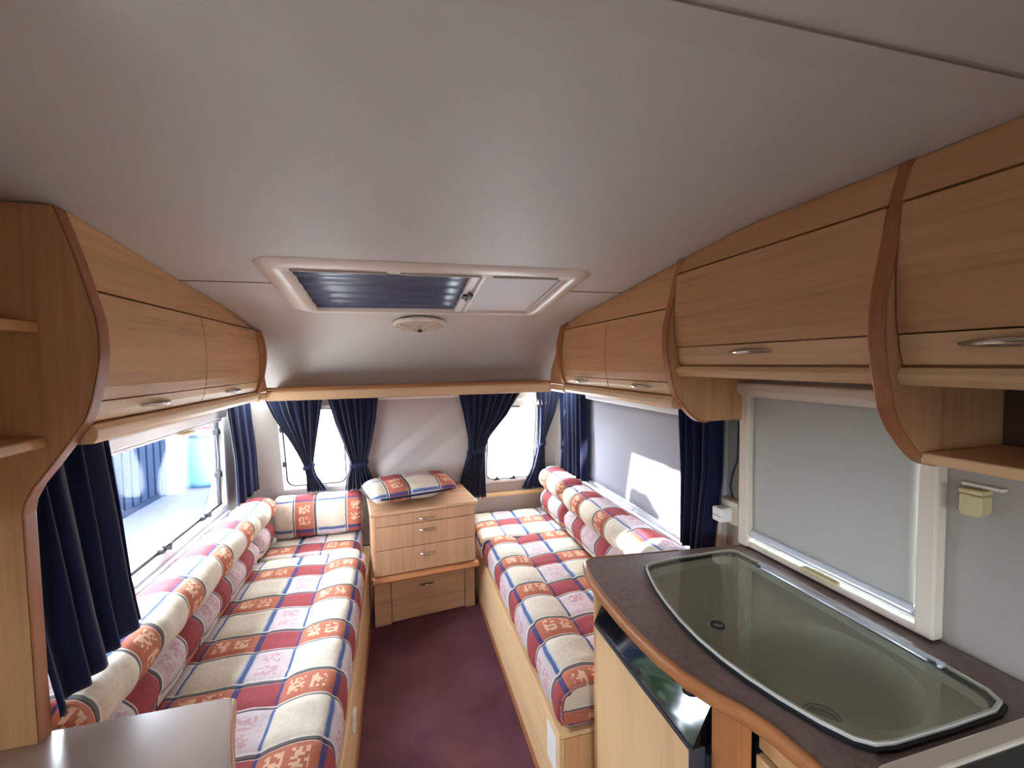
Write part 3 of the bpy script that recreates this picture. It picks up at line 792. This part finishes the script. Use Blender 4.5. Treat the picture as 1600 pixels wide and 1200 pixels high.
# backrest: starts front bottom, goes up lower roll, crease, upper roll, over the top
back_prof = [(.205, .008), (.222, .05), (.222, .10), (.204, .128), (.180, .142), (.204, .156), (.228, .185), (.236, .22), (.226, .257), (.20, .280), (.165, .292), (.12, .290), (.075, .282), (.05, .26), (.045, .15), (.045, .02), (.06, 0), (.12, 0), (.18, 0)]
BZ = SZ+.148
bl = lambda p, q, v: (XL + p, v, BZ + q)
br = lambda p, q, v: (XR - p, v, BZ + q)
cushion('back_cushion', 'long rolled patchwork backrest under the open side window', back_prof, 1.14, 2.50, bl, vphase=1.50, uphase=-.045, puff=.007, group='back cushions', at=(-.8, 1.8, BZ), seed=5, rnd=.05)
cushion('back_cushion', 'short patchwork backrest in the front left corner', back_prof, 2.525, 2.79, bl, vphase=1.62, uphase=-.045, group='back cushions', at=(-.8, 2.65, BZ), seed=6, rnd=.05)
cushion('back_cushion', 'long rolled patchwork backrest under the pale blind', back_prof, 1.285, 2.455, br, vphase=1.42, uphase=-.045, puff=.008, group='back cushions', at=(1.05, 1.85, BZ), seed=7, rnd=.05)
cushion('back_cushion', 'short bright patchwork backrest in the front right corner', [(a, b*1.06) for a, b in back_prof], 2.475, 2.90, br, vphase=1.36, uphase=-.045, group='back cushions', at=(1.05, 2.7, BZ), seed=8, rnd=.05)
fprof = [(.0, .01), (-.012, .06), (-.016, .13), (-.010, .20), (.006, .236), (.035, .252), (.075, .252), (.10, .235), (.108, .19), (.11, .10), (.11, .02), (.09, 0), (.02, 0)]
cushion('back_cushion', 'brown-toned patchwork cushion propped against the left front window', fprof, -.735, -.235, lambda p, q, v: (v, 2.825+p, BZ-.004+q), vphase=-.735-.06, uphase=.09, puff=.004, group='back cushions', at=(-.48, 2.87, BZ), seed=9, rnd=.035)
# loose cushion on the chest of drawers
lprof = [(-.175, -.012), (-.178, .010), (-.15, .038), (-.08, .054), (0, .058), (.08, .054), (.15, .036), (.176, .010), (.174, -.012), (.14, -.034), (.0, -.043), (-.14, -.034)]
a_ = R(14)
def lplace(p, q, v):
    h = 1 - .35*(abs(v)/.25)**3
    x = v*math.cos(a_) - p*math.sin(a_); y = v*math.sin(a_) + p*math.cos(a_)
    return (.052+x, 2.625+y, .797 + q*1.15*h)
lcush = cushion('loose_cushion', 'patchwork cushion lying on top of the chest of drawers', lprof, -.25, .25, lplace, vphase=-.335, uphase=.10, puff=.004, at=(.05, 2.63, .748), seed=10, rnd=.05)
# navy band round its edge
pts = []
for i in range(41):
    an = 2*math.pi*i/40; c_, s2 = math.cos(an), math.sin(an)
    k = 1/max(abs(c_)/1, abs(s2)/1); k = (abs(c_)**6+abs(s2)**6)**(-1/6)
    pts.append(lplace(.181*k*s2, -.002, .252*k*c_))
mk('navy_edge_band', tube(pts, .006, 6), m_curt, lcush, smooth=True)

# ------------------------------------------------------------------ benches
def bench(label, x0, x1, y0, y1, front, latchy, tagged):
    root = thing('bench_base', label, 'bench', ((x0+x1)/2, (y0+y1)/2, 0))
    fx = x1 if front > 0 else x0
    mk('front_panel', box(*sorted((fx, fx-front*.018)), y0, y1, 0, .315), m_py, root, bevel=.001)
    mk('top_board', box(x0, x1, y0, y1, .316, .331), m_py, root, bevel=.003)
    bx0, bx1 = (x0, x1-.019) if front > 0 else (x0+.019, x1)
    mk('end_panel', box(bx0, bx1, y0, y0+.016, 0, .315), m_wz, root)
    mk('end_panel', box(bx0, bx1, y1-.016, y1, 0, .315), m_wz, root)
    mk('plinth', box(*sorted((fx+front*.001, fx+front*.006)), y0, y1, 0, .03), m_ey, root)
    if latchy: mk('catch', box(*sorted((fx, fx+front*.012)), latchy-.02, latchy+.02, .20, .27), m_plastic, root, bevel=.003)
    if tagged: mk('paper_label', box(*sorted((fx+front*.0005, fx+front*.0015)), y0+.03, y0+.115, .17, .30), m_white, root)
    return root
bench('oak bench box along the left wall under the patchwork seat', XL+.005, -.19, 1.14, 2.97, 1, 1.62, False)
bench('pale oak bench box beside the kitchen unit with a paper label', .468, XR-.005, 1.252, 2.97, -1, None, True)

# ------------------------------------------------------------------ chest of drawers between the benches
th = R(6)
def local(root): return root
m_cz = wood('mid_oak_upright', (182, 140, 106), 'Z'); m_cx = wood('mid_oak_across', (188, 148, 114), 'X')
ch = thing('chest_of_drawers', 'pale oak chest with three shallow drawers between the benches', 'chest', (.135, 2.425, .345), rotz=th)
def lmk(name, vf, mat, parent, **k):
    """build in the parent's local frame"""
    verts, faces = vf
    me_off = org(parent)
    return mk(name, ([tuple(Vector(v) + me_off) for v in verts], faces), mat, parent, **k)
hw = .285
lmk('carcass', box(-hw, hw, .02, .36, .03, .365), m_cz, ch, bevel=.002)
lmk('top', box(-hw-.012, hw+.012, -.012, .375, .366, .384), m_cx, ch, bevel=.005)
lmk('ledge', prism([(-.02, .0), (-.028, .012), (-.02, .03), (.02, .03), (.02, .0)], 'X', -hw-.008, hw+.008), m_ex, ch, bevel=.003)
def bow(parent, x, z, y, L=.045):
    pts = [(x-L+2*L*i/8, y-.020*math.sin(math.pi*i/8), z) for i in range(9)]
    lmk('handle', tube(pts, [.003+.0035*math.sin(math.pi*i/8) for i in range(9)], 8), m_chrome, parent, smooth=True)
for z0, z1, hz in ((.304, .362, .325), (.176, .301, .262), (.036, .173, .128)):
    dr = lmk('drawer', box(-hw+.006, hw-.006, 0, .019, z0, z1), m_cz, ch, bevel=.002)
    bow(dr, 0, hz, 0)
bs = thing('base_unit', 'low oak base unit with one wide drawer under the chest', 'cabinet', (.138, 2.612, 0), rotz=R(7))
lmk('carcass', box(-.295, .285, .018, .20, 0, .343), m_cx, bs)
lmk('side_panel', box(-.30, -.208, 0, .017, 0, .34), m_cx, bs, bevel=.002)
lmk('side_panel', box(.238, .30, 0, .017, 0, .34), m_cx, bs, bevel=.002)
lmk('top_rail', box(-.206, .236, 0, .017, .262, .34), m_cx, bs, bevel=.002)
dr = lmk('drawer', box(-.204, .234, -.004, .017, .012, .258), m_cx, bs, bevel=.003)
bow(dr, 0.0, .205, -.004)

# front sill on the right
si = struct(mk('trim_7', box(.50, XR-.003, 2.965, 2.998, .575, .600), m_px, bevel=.004))

# ------------------------------------------------------------------ kitchen unit
WT = [(1.165, 1.225), (.90, 1.252), (.63, 1.28), (.595, 1.281), (.568, 1.262), (.552, 1.215), (.540, 1.14), (.534, 1.06), (.532, .97), (.534, .89), (.541, .815), (.555, .745), (.578, .685), (.602, .640), (.618, .59), (.625, .52), (.626, .40), (.626, .10), (.626, -.30), (.90, -.30), (1.165, -.30), (1.165, .2), (1.165, .7)]
LID = [(1.062, 1.165), (1.05, 1.180), (1.02, 1.186), (.85, 1.183), (.745, 1.172), (.722, 1.162), (.712, 1.146), (.692, 1.094), (.672, 1.03), (.657, .965), (.645, .89), (.640, .82), (.643, .75), (.652, .69), (.667, .63), (.690, .565), (.712, .524), (.735, .506), (.768, .500), (.90, .498), (1.01, .500), (1.045, .510), (1.060, .535), (1.066, .65), (1.070, .85), (1.070, 1.05)]
ku = thing('kitchen_unit', 'oak kitchen unit below the brown worktop', 'cabinet', (.86, .5, 0))
mk('end_panel', box(.575, 1.165, 1.205, 1.222, 0, .848), m_wz, ku)
mk('stile', box(.60, .635, .655, .725, 0, .848), m_ez, ku, bevel=.003)
mk('carcass', box(.655, 1.165, -.30, .655, 0, .70), m_wz, ku)
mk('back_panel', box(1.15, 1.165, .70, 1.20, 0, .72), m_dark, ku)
mk('top_rail', box(.648, .66, -.30, .652, .78, .848), m_wy, ku)
for a, b in ((.19, .648), (-.28, .18)):
    dr = mk('door', box(.636, .654, a, b, .03, .775), m_pz, ku, bevel=.003)
    mk('handle', tube([(.636-.02*math.sin(math.pi*i/8), a+.06+.1*i/8, .70) for i in range(9)], [.003+.004*math.sin(math.pi*i/8) for i in range(9)], 8), m_chrome, dr, smooth=True)
fg = thing('fridge', 'built-in fridge with pale oak door panel and glossy black control strip', 'fridge', (.85, .97, 0))
mk('body', box(.60, 1.14, .735, 1.20, .02, .700), m_dgrey, fg)
mk('door_panel', box(.572, .592, .752, 1.198, .03, .704), m_pz, fg, bevel=.001)
mk('door_frame', join(box(.566, .598, .738, .751, .02, .718), box(.566, .598, .752, 1.202, .706, .718)), m_dgrey, fg, bevel=.0015)
cs = mk('control_strip', prism([(.568, .720), (.622, .820), (.64, .820), (.64, .720)], 'Y', .740, 1.202), m_gloss, fg, bevel=.001)
mk('strip_edge', prism([(.617, .820), (.623, .832), (.64, .832), (.64, .820)], 'Y', .740, 1.202), m_dgrey, cs)
for y in (.80, .84): mk('knob', lathe([(.0, .014), (.009, .014), (.011, .0)], (.606, y, .790), 14, Vector((-.88, 0, .475))), m_black, cs, smooth=True)
mk('power_light', box(.598, .612, 1.165, 1.188, .800, .818), plain('green_lens', (20, 110, 70), .3), cs, bevel=.002)

# worktop with a cut-out for the sink
wt = thing('worktop', 'dark brown laminate worktop with oak lipping and curved front', 'worktop', (.86, .5, .85))
def ray_hit(poly, c, an):
    best = None; dx, dy = math.cos(an), math.sin(an)
    for i in range(len(poly)):
        (x1, y1), (x2, y2) = poly[i], poly[(i+1) % len(poly)]
        ex, ey = x2-x1, y2-y1; den = dx*ey-dy*ex
        if abs(den) < 1e-9: continue
        t = ((x1-c[0])*ey-(y1-c[1])*ex)/den; u = ((x1-c[0])*dy-(y1-c[1])*dx)/den
        if t > 0 and -1e-6 <= u <= 1+1e-6 and (best is None or t < best): best = t
    return (c[0]+dx*best, c[1]+dy*best)
cc = (.86, .83)
hole = [(cc[0]+(x-cc[0])*.955, cc[1]+(y-cc[1])*.972) for x, y in LID]
angs = sorted(set([round(math.atan2(y-cc[1], x-cc[0]), 5) for x, y in WT + hole]))
oc = [ray_hit(WT, cc, a) for a in angs]; ic = [ray_hit(hole, cc, a) for a in angs]
mk('top', ringprism(oc, ic, 'Z', .850, .880), m_lam, wt)
edge = [(x, y, .864) for x, y in WT[1:19]]
mk('lipping', tube(edge, .018, 10, (.62, 1)), m_ey, wt, smooth=True)
# sink with drainer in the cut-out
sk_ = thing('sink', 'pale grey inset sink bowl and drainer under the glass lid', 'sink', (.86, .83, .74))
n = 64
bc = (.865, .705); br_ = (.165, .165)
hole2 = [ray_hit([(cc[0]+(x-cc[0])*.95, cc[1]+(y-cc[1])*.968) for x, y in LID], bc, 2*math.pi*i/n) for i in range(n)]
rings = [[(x, y, .878) for x, y in hole2], [(bc[0]+(x-bc[0])*.97, bc[1]+(y-bc[1])*.97, .862) for x, y in hole2]]
for k, z in ((1.0, .862), (.97, .852), (.93, .79), (.82, .755), (.5, .745), (.12, .742)):
    rings.append([(bc[0]+br_[0]*k*math.cos(2*math.pi*i/n), bc[1]+br_[1]*k*math.sin(2*math.pi*i/n), z) for i in range(n)])
V = [v for rg in rings for v in rg]; F = [(k*n+i, k*n+(i+1) % n, (k+1)*n+(i+1) % n, (k+1)*n+i) for k in range(len(rings)-1) for i in range(n)]
bo = mk('bowl', (V, F), m_steel, sk_, smooth=True); bo.data.set_sharp_from_angle(angle=R(35))
mk('drain', lathe([(.034, .006), (.036, .0), (.03, -.002), (.022, .001), (.0, -.001)], (bc[0], bc[1], .746), 24), m_chrome, sk_, smooth=True)
# glass lid
gl = thing('glass_lid', 'smoked glass sink lid with curved front and pale rim', 'lid', (.86, .83, .88))
inset = lambda k: [(cc[0]+(x-cc[0])*(1-k/.21), cc[1]+(y-cc[1])*(1-k/.34)) for x, y in LID]
mk('gasket', ringprism(inset(-.005), inset(.008), 'Z', .8805, .887), m_black, gl, smooth=False)
mk('rim', ringprism(inset(0), inset(.0055), 'Z', .8872, .8945), m_steel, gl, bevel=.0015)
gp = inset(.0056); mk('pane', prism(gp, 'Z', .8885, .8935), m_lid, gl)
mk('hinge_bar', tube([(1.045, .60, .897), (1.045, 1.06, .897)], .008, 8, (1.6, .6)), m_alu, gl, smooth=True)
for y in (.61, 1.05): mk('hinge_cap', lathe([(.0, .006), (.007, .005), (.008, .0)], (1.03, y, .897), 12), m_dgrey, gl, smooth=True)
mk('finger_ring', lathe([(.010, .0), (.010, .004), (.017, .004), (.018, .0)], (.712, .843, .8938), 20), m_black, gl, smooth=True)
# hob with its own lid, at the right edge
hb = thing('hob', 'dark glass topped hob at the right end of the worktop', 'hob', (.88, .2, .88))
mk('rim', ringprism(rrect(.675, 1.10, -.08, .478, .03), rrect(.70, 1.075, -.055, .447, .02), 'Z', .8805, .894), m_plastic, hb, bevel=.004)
mk('glass', prism(rrect(.70, 1.075, -.055, .447, .02), 'Z', .8808, .888), plain('dark_green_glass', (42, 50, 40), .08, spec=.7), hb)
for x, y in ((.80, .30), (.97, .30), (.80, .08), (.97, .08)): mk('burner', lathe([(.0, .010), (.035, .010), (.04, .004), (.06, .001)], (x, y, .888), 20), m_dgrey, hb, smooth=True)

# sockets and fittings on the right wall
so = thing('wall_socket', 'cream square wall socket beside the kitchen blind', 'socket', (XR, 1.285, .93))
mk('back_box', box(XR-.03, XR-.001, 1.244, 1.328, .932, 1.018), m_yell, so, bevel=.004)
mk('face_plate', box(XR-.036, XR-.030, 1.247, 1.325, .935, 1.015), m_plastic, so, bevel=.002)
pl = thing('plug_adaptor', 'small white plug adaptor in the cream wall socket', 'plug', (XR-.07, 1.29, .955))
mk('body', box(XR-.085, XR-.037, 1.268, 1.315, .945, .995), m_white, pl, bevel=.005)
mk('seam', box(XR-.0855, XR-.0845, 1.27, 1.313, .965, .967), m_dgrey, pl)
tag(mk('cable', tube([(XR-.01, 1.30, 1.02), (XR-.012, 1.31, 1.06), (XR-.010, 1.30, 1.11), (XR-.008, 1.28, 1.16), (XR-.008, 1.275, 1.30)], .0035, 6), m_dgrey, smooth=True, at=(XR-.01, 1.30, 1.02)), 'thin dark cable rising from the wall socket', 'cable')
hk = thing('wall_fitting', 'small aged cream plastic holder on the wall by the kitchen blind', 'holder', (XR, .615, 1.19))
mk('body', prism([(.598, 1.197), (.604, 1.187), (.630, 1.187), (.636, 1.197), (.636, 1.232), (.598, 1.232)], 'X', XR-.034, XR-.001), m_yell, hk, bevel=.003)
mk('cap', box(XR-.036, XR-.001, .597, .637, 1.2335, 1.244), m_yell, hk, bevel=.003)
mk('bracket', box(XR-.02, XR-.001, .575, .640, 1.247, 1.254), m_plastic, hk, bevel=.002)

# ------------------------------------------------------------------ cabinet at bottom left
cb = thing('sideboard', 'low oak cabinet with shiny grey laminate top at bottom left', 'cabinet', (-.66, .75, 0))
poly = [(XL+.004, 1.132), (-.42, 1.135), (-.395, 1.125), (-.385, 1.09), (-.36, 1.0), (-.335, .93), (-.32, .85), (-.32, .35), (XL+.004, .35)]
mk('top', prism(poly, 'Z', .716, .741), m_top, cb, bevel=.003)
mk('lipping', tube([(x, y, .7285) for x, y in poly[1:8]], .013, 8, (.7, 1)), m_ey, cb, smooth=True)
mk('front_panel', prism([(-.43, 1.12), (-.41, 1.11), (-.40, 1.085), (-.375, .995), (-.35, .925), (-.335, .85), (-.335, .36), (-.352, .36), (-.352, .85), (-.367, .925), (-.392, .995), (-.418, 1.08), (-.43, 1.10)], 'Z', 0, .715), m_pz, cb)
mk('end_panel', box(XL+.006, -.432, 1.104, 1.12, .48, .715), m_wz, cb)
mk('inner_panel', box(XL+.006, -.36, .36, .376, .02, .715), m_wz, cb)

# ------------------------------------------------------------------ outside
GZ = -.55
m_grav = NT('pale_gravel'); o_ = m_grav.obj(); n1 = m_grav.noise(o_, 38, 4, .7); n2 = m_grav.noise(o_, 1.3, 2)
m_grav.set(m_grav.mix(m_grav.math('ADD', m_grav.math('MULTIPLY', n1, .7), m_grav.math('MULTIPLY', n2, .3)), lin((30, 32, 42)), lin((84, 88, 104))), .95, spec=.05); m_grav = m_grav.m
struct(mk('ground', box(-40, 40, -40, 60, GZ-.2, GZ), m_grav))
m_bl = plain('blue_grey_sheet', (22, 31, 48), .8, spec=.05); m_br = plain('pink_brick', (96, 62, 66), .9, spec=.05); m_mort = plain('mortar', (190, 180, 176), .9); m_wht = plain('white_render', (240, 240, 238), .8)
sh = thing('shed', 'blue-grey panelled shed seen through the open side window', 'shed', (-4.3, 7.2, GZ))
mk('body', box(-5.6, -3.7, 6.3, 8.3, GZ, 1.5), m_bl, sh)
for k in range(10): mk('panel', box(-3.70, -3.67, 6.31+.2*k, 6.47+.2*k, GZ+.1, 1.45), m_bl, sh, bevel=.01)
for k in range(9): mk('panel', box(-5.58+.21*k, -5.42+.21*k, 6.27, 6.30, GZ+.1, 1.45), m_bl, sh, bevel=.01)
mk('roof', prism([(-5.8, 1.5), (-3.5, 1.5), (-3.55, 1.58), (-4.65, 1.95), (-5.75, 1.58)], 'Y', 6.1, 8.5), m_dgrey, sh)
gp_ = thing('gate_pillar', 'pinkish brick gate pillar beyond the gravel', 'pillar', (-4.3, 11.6, GZ))
mk('core', box(-4.58, -4.12, 11.42, 11.88, GZ, .95), m_mort, gp_)
me0 = None
for k in range(16):
    for q in range(4):
        x0, x1, y0, y1 = ((-4.60, -4.36, 11.40, 11.43), (-4.34, -4.10, 11.40, 11.43), (-4.13, -4.10, 11.44, 11.66), (-4.13, -4.10, 11.68, 11.90))[q]
        mk('brick', box(x0, x1, y0, y1, GZ+.01+.09*k, GZ+.085+.09*k), m_br, gp_)
mk('cap', prism([(-4.68, .95), (-4.02, .95), (-4.05, 1.03), (-4.35, 1.12), (-4.65, 1.03)], 'Y', 11.32, 11.98), m_mort, gp_)
wb = thing('water_butt', 'pale blue water butt on the gravel outside', 'barrel', (-3.35, 8.8, GZ))
mk('barrel', lathe([(.0, 0), (.26, 0), (.30, .1), (.32, .4), (.31, .75), (.27, .88)], (-3.35, 8.8, GZ), 24), plain('pale_blue_plastic', (84, 122, 150), .7, spec=.1), wb, smooth=True)
mk('lid', lathe([(.29, .88), (.29, .92), (.2, .95), (.0, .96)], (-3.35, 8.8, GZ), 24), m_dgrey, wb, smooth=True)
struct(mk('ground_bounce_paving', box(-3.2, -.99, -4, 3.2, GZ, GZ+.03), plain('pale_paving', (214, 212, 206), .9, var=.05)))  # unseen pale slab added to bounce daylight up through the left window
struct(mk('ground_apron', prism([(-1.5, 3.25), (-13, 40), (30, 40), (30, 3.25)], 'Z', GZ, GZ+.03), plain('pale_concrete', (200, 200, 197), .9, var=.04)))

m_tim = wood('weathered_timber', (130, 112, 96), 'Z')
fe = thing('sun_block_fence', 'unseen board fence added to block sun from the kitchen', 'fence', (-2.5, 1.94, GZ))  # out-of-view fence added to keep the low sun off the kitchen
for k in range(8): mk('board', box(-2.51, -2.49, 1.336+.152*k, 1.484+.152*k, GZ+.05, 1.70), m_tim, fe)
for z in (-.2, 1.4): mk('rail', box(-2.55, -2.51, 1.33, 2.55, z, z+.08), m_tim, fe)
m_leaf = plain('shrub_leaf', (70, 92, 56), .6, var=.3, scale=20)
def shrub(label, c, rx, ry, h, n):
    root = thing('sun_block_shrub', label, 'shrub', (c[0], c[1], GZ), 'added shrubs shading the open window')  # unseen shrubs added to cut off the bottom of the sun patch
    V, F = [], []
    rnd = random.Random(int(c[1]*100))
    for k in range(n):
        th_, u_ = rnd.uniform(0, 6.283), rnd.uniform(0, 1)
        rr = rnd.uniform(.72, 1.0); zc = (1-(1-u_)**1.6); rad = math.sqrt(max(.02, 1-zc**6))*rr
        p = Vector((c[0]+rx*rad*math.cos(th_), c[1]+ry*rad*math.sin(th_), GZ+.12+(h-.12)*zc*rr))
        a = Vector((rnd.gauss(0, 1), rnd.gauss(0, 1), rnd.gauss(0, .6))).normalized()*.055; b = a.cross(Vector((rnd.gauss(0, 1), rnd.gauss(0, 1), 1))).normalized()*.026
        q = len(V); V += [tuple(p-a), tuple(p+b), tuple(p+a), tuple(p-b)]; F.append((q, q+1, q+2, q+3))
    fo = mk('foliage', (V, F), m_leaf, root); fo['kind'] = 'stuff'
    for k in range(5):
        th_ = 1.256*k; mk('stem', tube([(c[0], c[1], GZ), (c[0]+rx*.4*math.cos(th_), c[1]+ry*.4*math.sin(th_), GZ+h*.7)], [.015, .006], 6), m_tim, root)
shrub('unseen rounded shrub added to trim the sun patch, nearest the fence', (-2.5, 2.92, 0), .30, .30, 1.76, 4200)
shrub('unseen lower shrub added to trim the sun patch, farther from the fence', (-2.45, 3.66, 0), .30, .31, 1.74, 4200)
